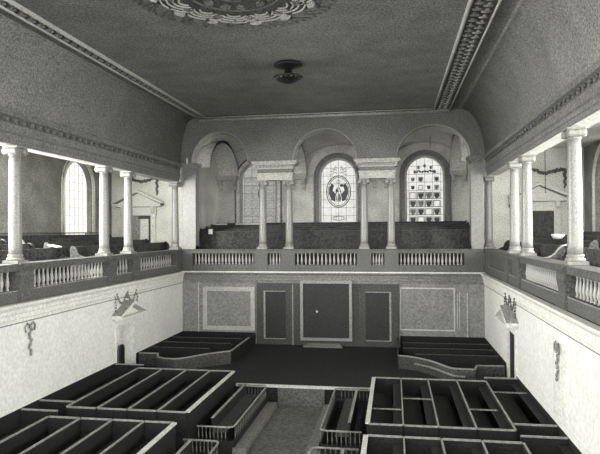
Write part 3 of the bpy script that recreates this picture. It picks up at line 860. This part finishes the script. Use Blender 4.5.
# ---------------------------------------------------------------- small fittings
t = thing('ceiling_burner', (-2.93, 16.15, ZC-.02), 'black two-tier round gas burner hanging from the ceiling', 'ceiling light')
MB().lathe([(.10, -.01), (.38, -.02), (.42, -.06), (.38, -.11), (.2, -.15), (.12, -.16)], cx=-2.93, cy=16.15, cz=ZC, n=32).build('upper_disc', M['metal'], t)
MB().lathe([(.12, -.16), (.10, -.22), (.14, -.32), (.18, -.36)], cx=-2.93, cy=16.15, cz=ZC, n=24).build('neck', M['metal'], t)
MB().lathe([(.18, -.36), (.40, -.38), (.43, -.41), (.38, -.45), (.26, -.53), (.12, -.58), (.03, -.60)], cx=-2.93, cy=16.15, cz=ZC, n=32).build('lower_bowl', M['metal'], t)
m = MB()
for k in range(16):
    a = 2*PI*k/16; m.blob((-2.93+.36*math.cos(a), 16.15+.36*math.sin(a), ZC-.445), .028, 6, 4)
m.build('burner_ring', M['relief_pale'], t)

t = thing('ceiling_rose', (-3.12, 11.1, ZC-.01), 'large round plaster ceiling rose of leaves and rings', 'ceiling rose')
RC = (-3.12, 11.1)
for R_ in (.42, .95):
    MB().tube([(RC[0]+R_*math.cos(2*PI*q/48), RC[1]+R_*math.sin(2*PI*q/48), ZC-.03) for q in range(48)], .018, 5, closed=True).build('ring', M['entab'], t)
for k in range(12):                              # shell-shaped lobes of concentric arcs
    a = 2*PI*(k+.5)/12; cx_, cy_ = RC[0]+1.12*math.cos(a), RC[1]+1.12*math.sin(a); m = MB()
    for rr in (.16, .28, .40, .53):
        m.tube([(cx_+rr*math.cos(a+(q/10-.5)*2.6), cy_+rr*math.sin(a+(q/10-.5)*2.6), ZC-.035) for q in range(11)], [.008]+[.02]*9+[.008], 5)
    m.build('shell_lobe', M['bead'], t)
    a = 2*PI*k/12
    for j, (R_, sz) in enumerate(((.7, .10), (1.3, .09), (1.62, .12))):
        aa = a+random.uniform(-.04, .04); m = MB()
        for q in range(5):
            b_ = aa+(q-2)*.5; x_, y_ = RC[0]+R_*math.cos(aa)+sz*.9*math.cos(b_), RC[1]+R_*math.sin(aa)+sz*.9*math.sin(b_)
            m.blob((x_, y_, ZC-.03), (sz*random.uniform(.3, .5), sz*random.uniform(.3, .5), .05), 6, 4)
        m.blob((RC[0]+R_*math.cos(aa), RC[1]+R_*math.sin(aa), ZC-.03), (sz*.7, sz*.7, .03), 6, 4)
        m.build('leaf', M['bead' if j == 2 else 'entab'], t)
m = MB().lathe([(.02, -.016), (1.70, -.016), (1.75, -.002)], cx=RC[0], cy=RC[1], cz=ZC, n=64)
for R_, sz, n in ((.32, .10, 10), (.62, .11, 16), (.80, .09, 20), (1.10, .11, 26), (1.42, .12, 30), (1.62, .10, 34), (1.80, .12, 36)):
    for k in range(n):
        if random.random() < .4: continue
        aa = 2*PI*k/n+random.uniform(-.06, .06); rr = R_+random.uniform(-.08, .08)
        m.blob((RC[0]+rr*math.cos(aa), RC[1]+rr*math.sin(aa), ZC-.02), (sz*random.uniform(.3, 1.0), sz*random.uniform(.2, .9), random.uniform(.03, .06)), 7, 4)
m.build('deep_leaf_work', M['border'], t)['kind'] = 'stuff'
for k in range(24):
    a = 2*PI*k/24; m = MB()
    for j in range(3):
        w0 = (j-1)*.10
        m.tube([(RC[0]+(1.66+.50*u)*math.cos(a+w0*u+.05*math.sin(u*5)), RC[1]+(1.66+.50*u)*math.sin(a+w0*u+.05*math.sin(u*5)), ZC-.02) for u in (0, .25, .5, .75, 1)], [.02, .025, .02, .03, .012], 5)
    m.build('outer_frond', M['entab'], t)

# garlands on the gallery end walls
for xs0, l in ((-12.35, 'dark hanging garland over the pedimented door, left gallery'), (5.9, 'dark hanging garland over the doorway, right gallery')):
    g = MB()
    for k in range(22):
        u = k/21; x = xs0+1.25*u
        g.blob((x, 25.95, 2.55-.16*math.sin(PI*min(u*1.2, 1))+.05*random.uniform(-1, 1)), (.07, .04, .06+.02*(k % 2)), 6, 4)
    for k in range(9): g.blob((xs0+1.27+.03*math.sin(k*2), 25.95, 2.52-.09*k), (.075-.004*k, .04, .06), 6, 4)
    tag(g.build('garland', M['relief'], origin=(xs0, 25.95, 2.4)), l, 'garland', 'garlands on the gallery walls')
# rods
for a, b, l in (((-7.25+.5, 26.2, 4.2), (-7.25+.5, 26.2, 3.7), 'thin black rod hanging in the left vault'),
                ((1.62, 26.2, 4.2), (1.62, 26.2, 3.72), 'thin black rod hanging before the right stained window'),
                ((6.0, 24.4, 3.44), (6.0, 24.4, 1.45), 'long thin black rod hanging before the right gallery doorway')):
    tag(MB().tube([a, b], .012, 6).build('hanging_rod', M['metal'], origin=a), l, 'rod', 'hanging rods')
t = thing('wall_bracket', (5.02, 25.9, .9), 'small dark wall bracket between the columns of the right gallery', 'bracket')
MB().blob((5.02, 25.93, 1.2), (.09, .06, .12)).build('back_plate', M['metal'], t)
MB().tube([(5.02, 25.9, 1.2), (4.9, 25.75, 1.12), (4.85, 25.7, .95)], .03, 6).build('arm', M['metal'], t)
tag(MB().lathe([(.02, 0), (.14, .02), (.20, .10), (.22, .17), (.20, .17)], cx=5.40, cy=20.4, cz=-.328, n=20).build('bowl', M['white'], origin=(5.40, 20.4, -.328)), 'small white bowl on the bench top, right gallery', 'bowl')
tag(MB().tube([(4.03, 16.7, -.78), (4.03, 16.2, -.75), (4.03, 15.8, -.69), (4.03, 15.5, -.62), (4.03, 15.23, -.51), (4.03, 14.9, -.41), (4.03, 14.55, -.37)], .022, 6).build('curved_handrail', M['white'], origin=(4.03, 16.7, -.78)), 'thin white curved handrail behind the right gallery columns', 'handrail')
tag(MB().prism([(-10.05, -.385), (-9.75, -.44), (-9.75, -.41), (-10.05, -.355)], 'y', 15.55, 15.85).build('open_book', M['white'], origin=(-9.85, 15.7, -.48)), 'white open book lying on the left gallery bench', 'book')
tag(MB().blob((-8.62, 23.36, 3.00), (.05, .04, .14)).build('finial', M['white'], origin=(-8.62, 23.36, 2.9)), 'small white leaf-shaped ornament on the left pier ledge', 'ornament')

# ---------------------------------------------------------------- daylight
w = bpy.data.worlds.new('w'); sc.world = w; w.use_nodes = True
WN = w.node_tree.nodes; WL = w.node_tree.links
tc = WN.new('ShaderNodeTexCoord'); sx = WN.new('ShaderNodeSeparateXYZ'); mr = WN.new('ShaderNodeMapRange')
mr.inputs[1].default_value = -.15; mr.inputs[2].default_value = .05; mr.inputs[3].default_value = .3; mr.inputs[4].default_value = 1
WL.new(tc.outputs['Generated'], sx.inputs[0]); WL.new(sx.outputs[2], mr.inputs[0]); WL.new(mr.outputs[0], WN['Background'].inputs[0])
w.node_tree.nodes['Background'].inputs[1].default_value = 5.5
def area(loc, rot, sx, sy, e):
    l = bpy.data.lights.new('added_daylight', 'AREA'); l.shape = 'RECTANGLE'; l.size = sx; l.size_y = sy; l.energy = e; l.color = (1, 1, .96)
    o = bpy.data.objects.new('added_daylight', l); C.objects.link(o); o.location = loc; o.rotation_euler = rot; return o
for y, e in ((9.2, 1.0), (15.4, .8)):  # lamps added inside the unseen windows for more side light
    area((-13.32, y, 1.2), (0, -PI/2, 0), 3, 1.9, 1700*e); area((7.88, y+(.5 if y > 12 else 0), 1.2), (0, PI/2, 0), 3, 1.9, 1000*e)

# ---------------------------------------------------------------- camera
f, cx, cy = 577.8, 300, 227.1
yaw, pit, rol = .1609, .0069, -.0066
c, s = math.cos(yaw), math.sin(yaw)
F = Vector((-s*math.cos(pit), c*math.cos(pit), math.sin(pit))); R = Vector((c, s, 0)); U = R.cross(F)
R2 = math.cos(rol)*R+math.sin(rol)*U; U2 = -math.sin(rol)*R+math.cos(rol)*U
cam = bpy.data.cameras.new('camera'); co = bpy.data.objects.new('camera', cam); C.objects.link(co)
cam.sensor_width = 36; cam.lens = f*36/600
co.matrix_world = Matrix(((R2.x, U2.x, -F.x, 0), (R2.y, U2.y, -F.y, 0), (R2.z, U2.z, -F.z, 0), (0, 0, 0, 1)))
sc.camera = co
sc.view_settings.view_transform = 'Standard'; sc.view_settings.look = 'None'
sc.view_settings.gamma = 1; sc.view_settings.use_curve_mapping = False; sc.view_settings.exposure = 0
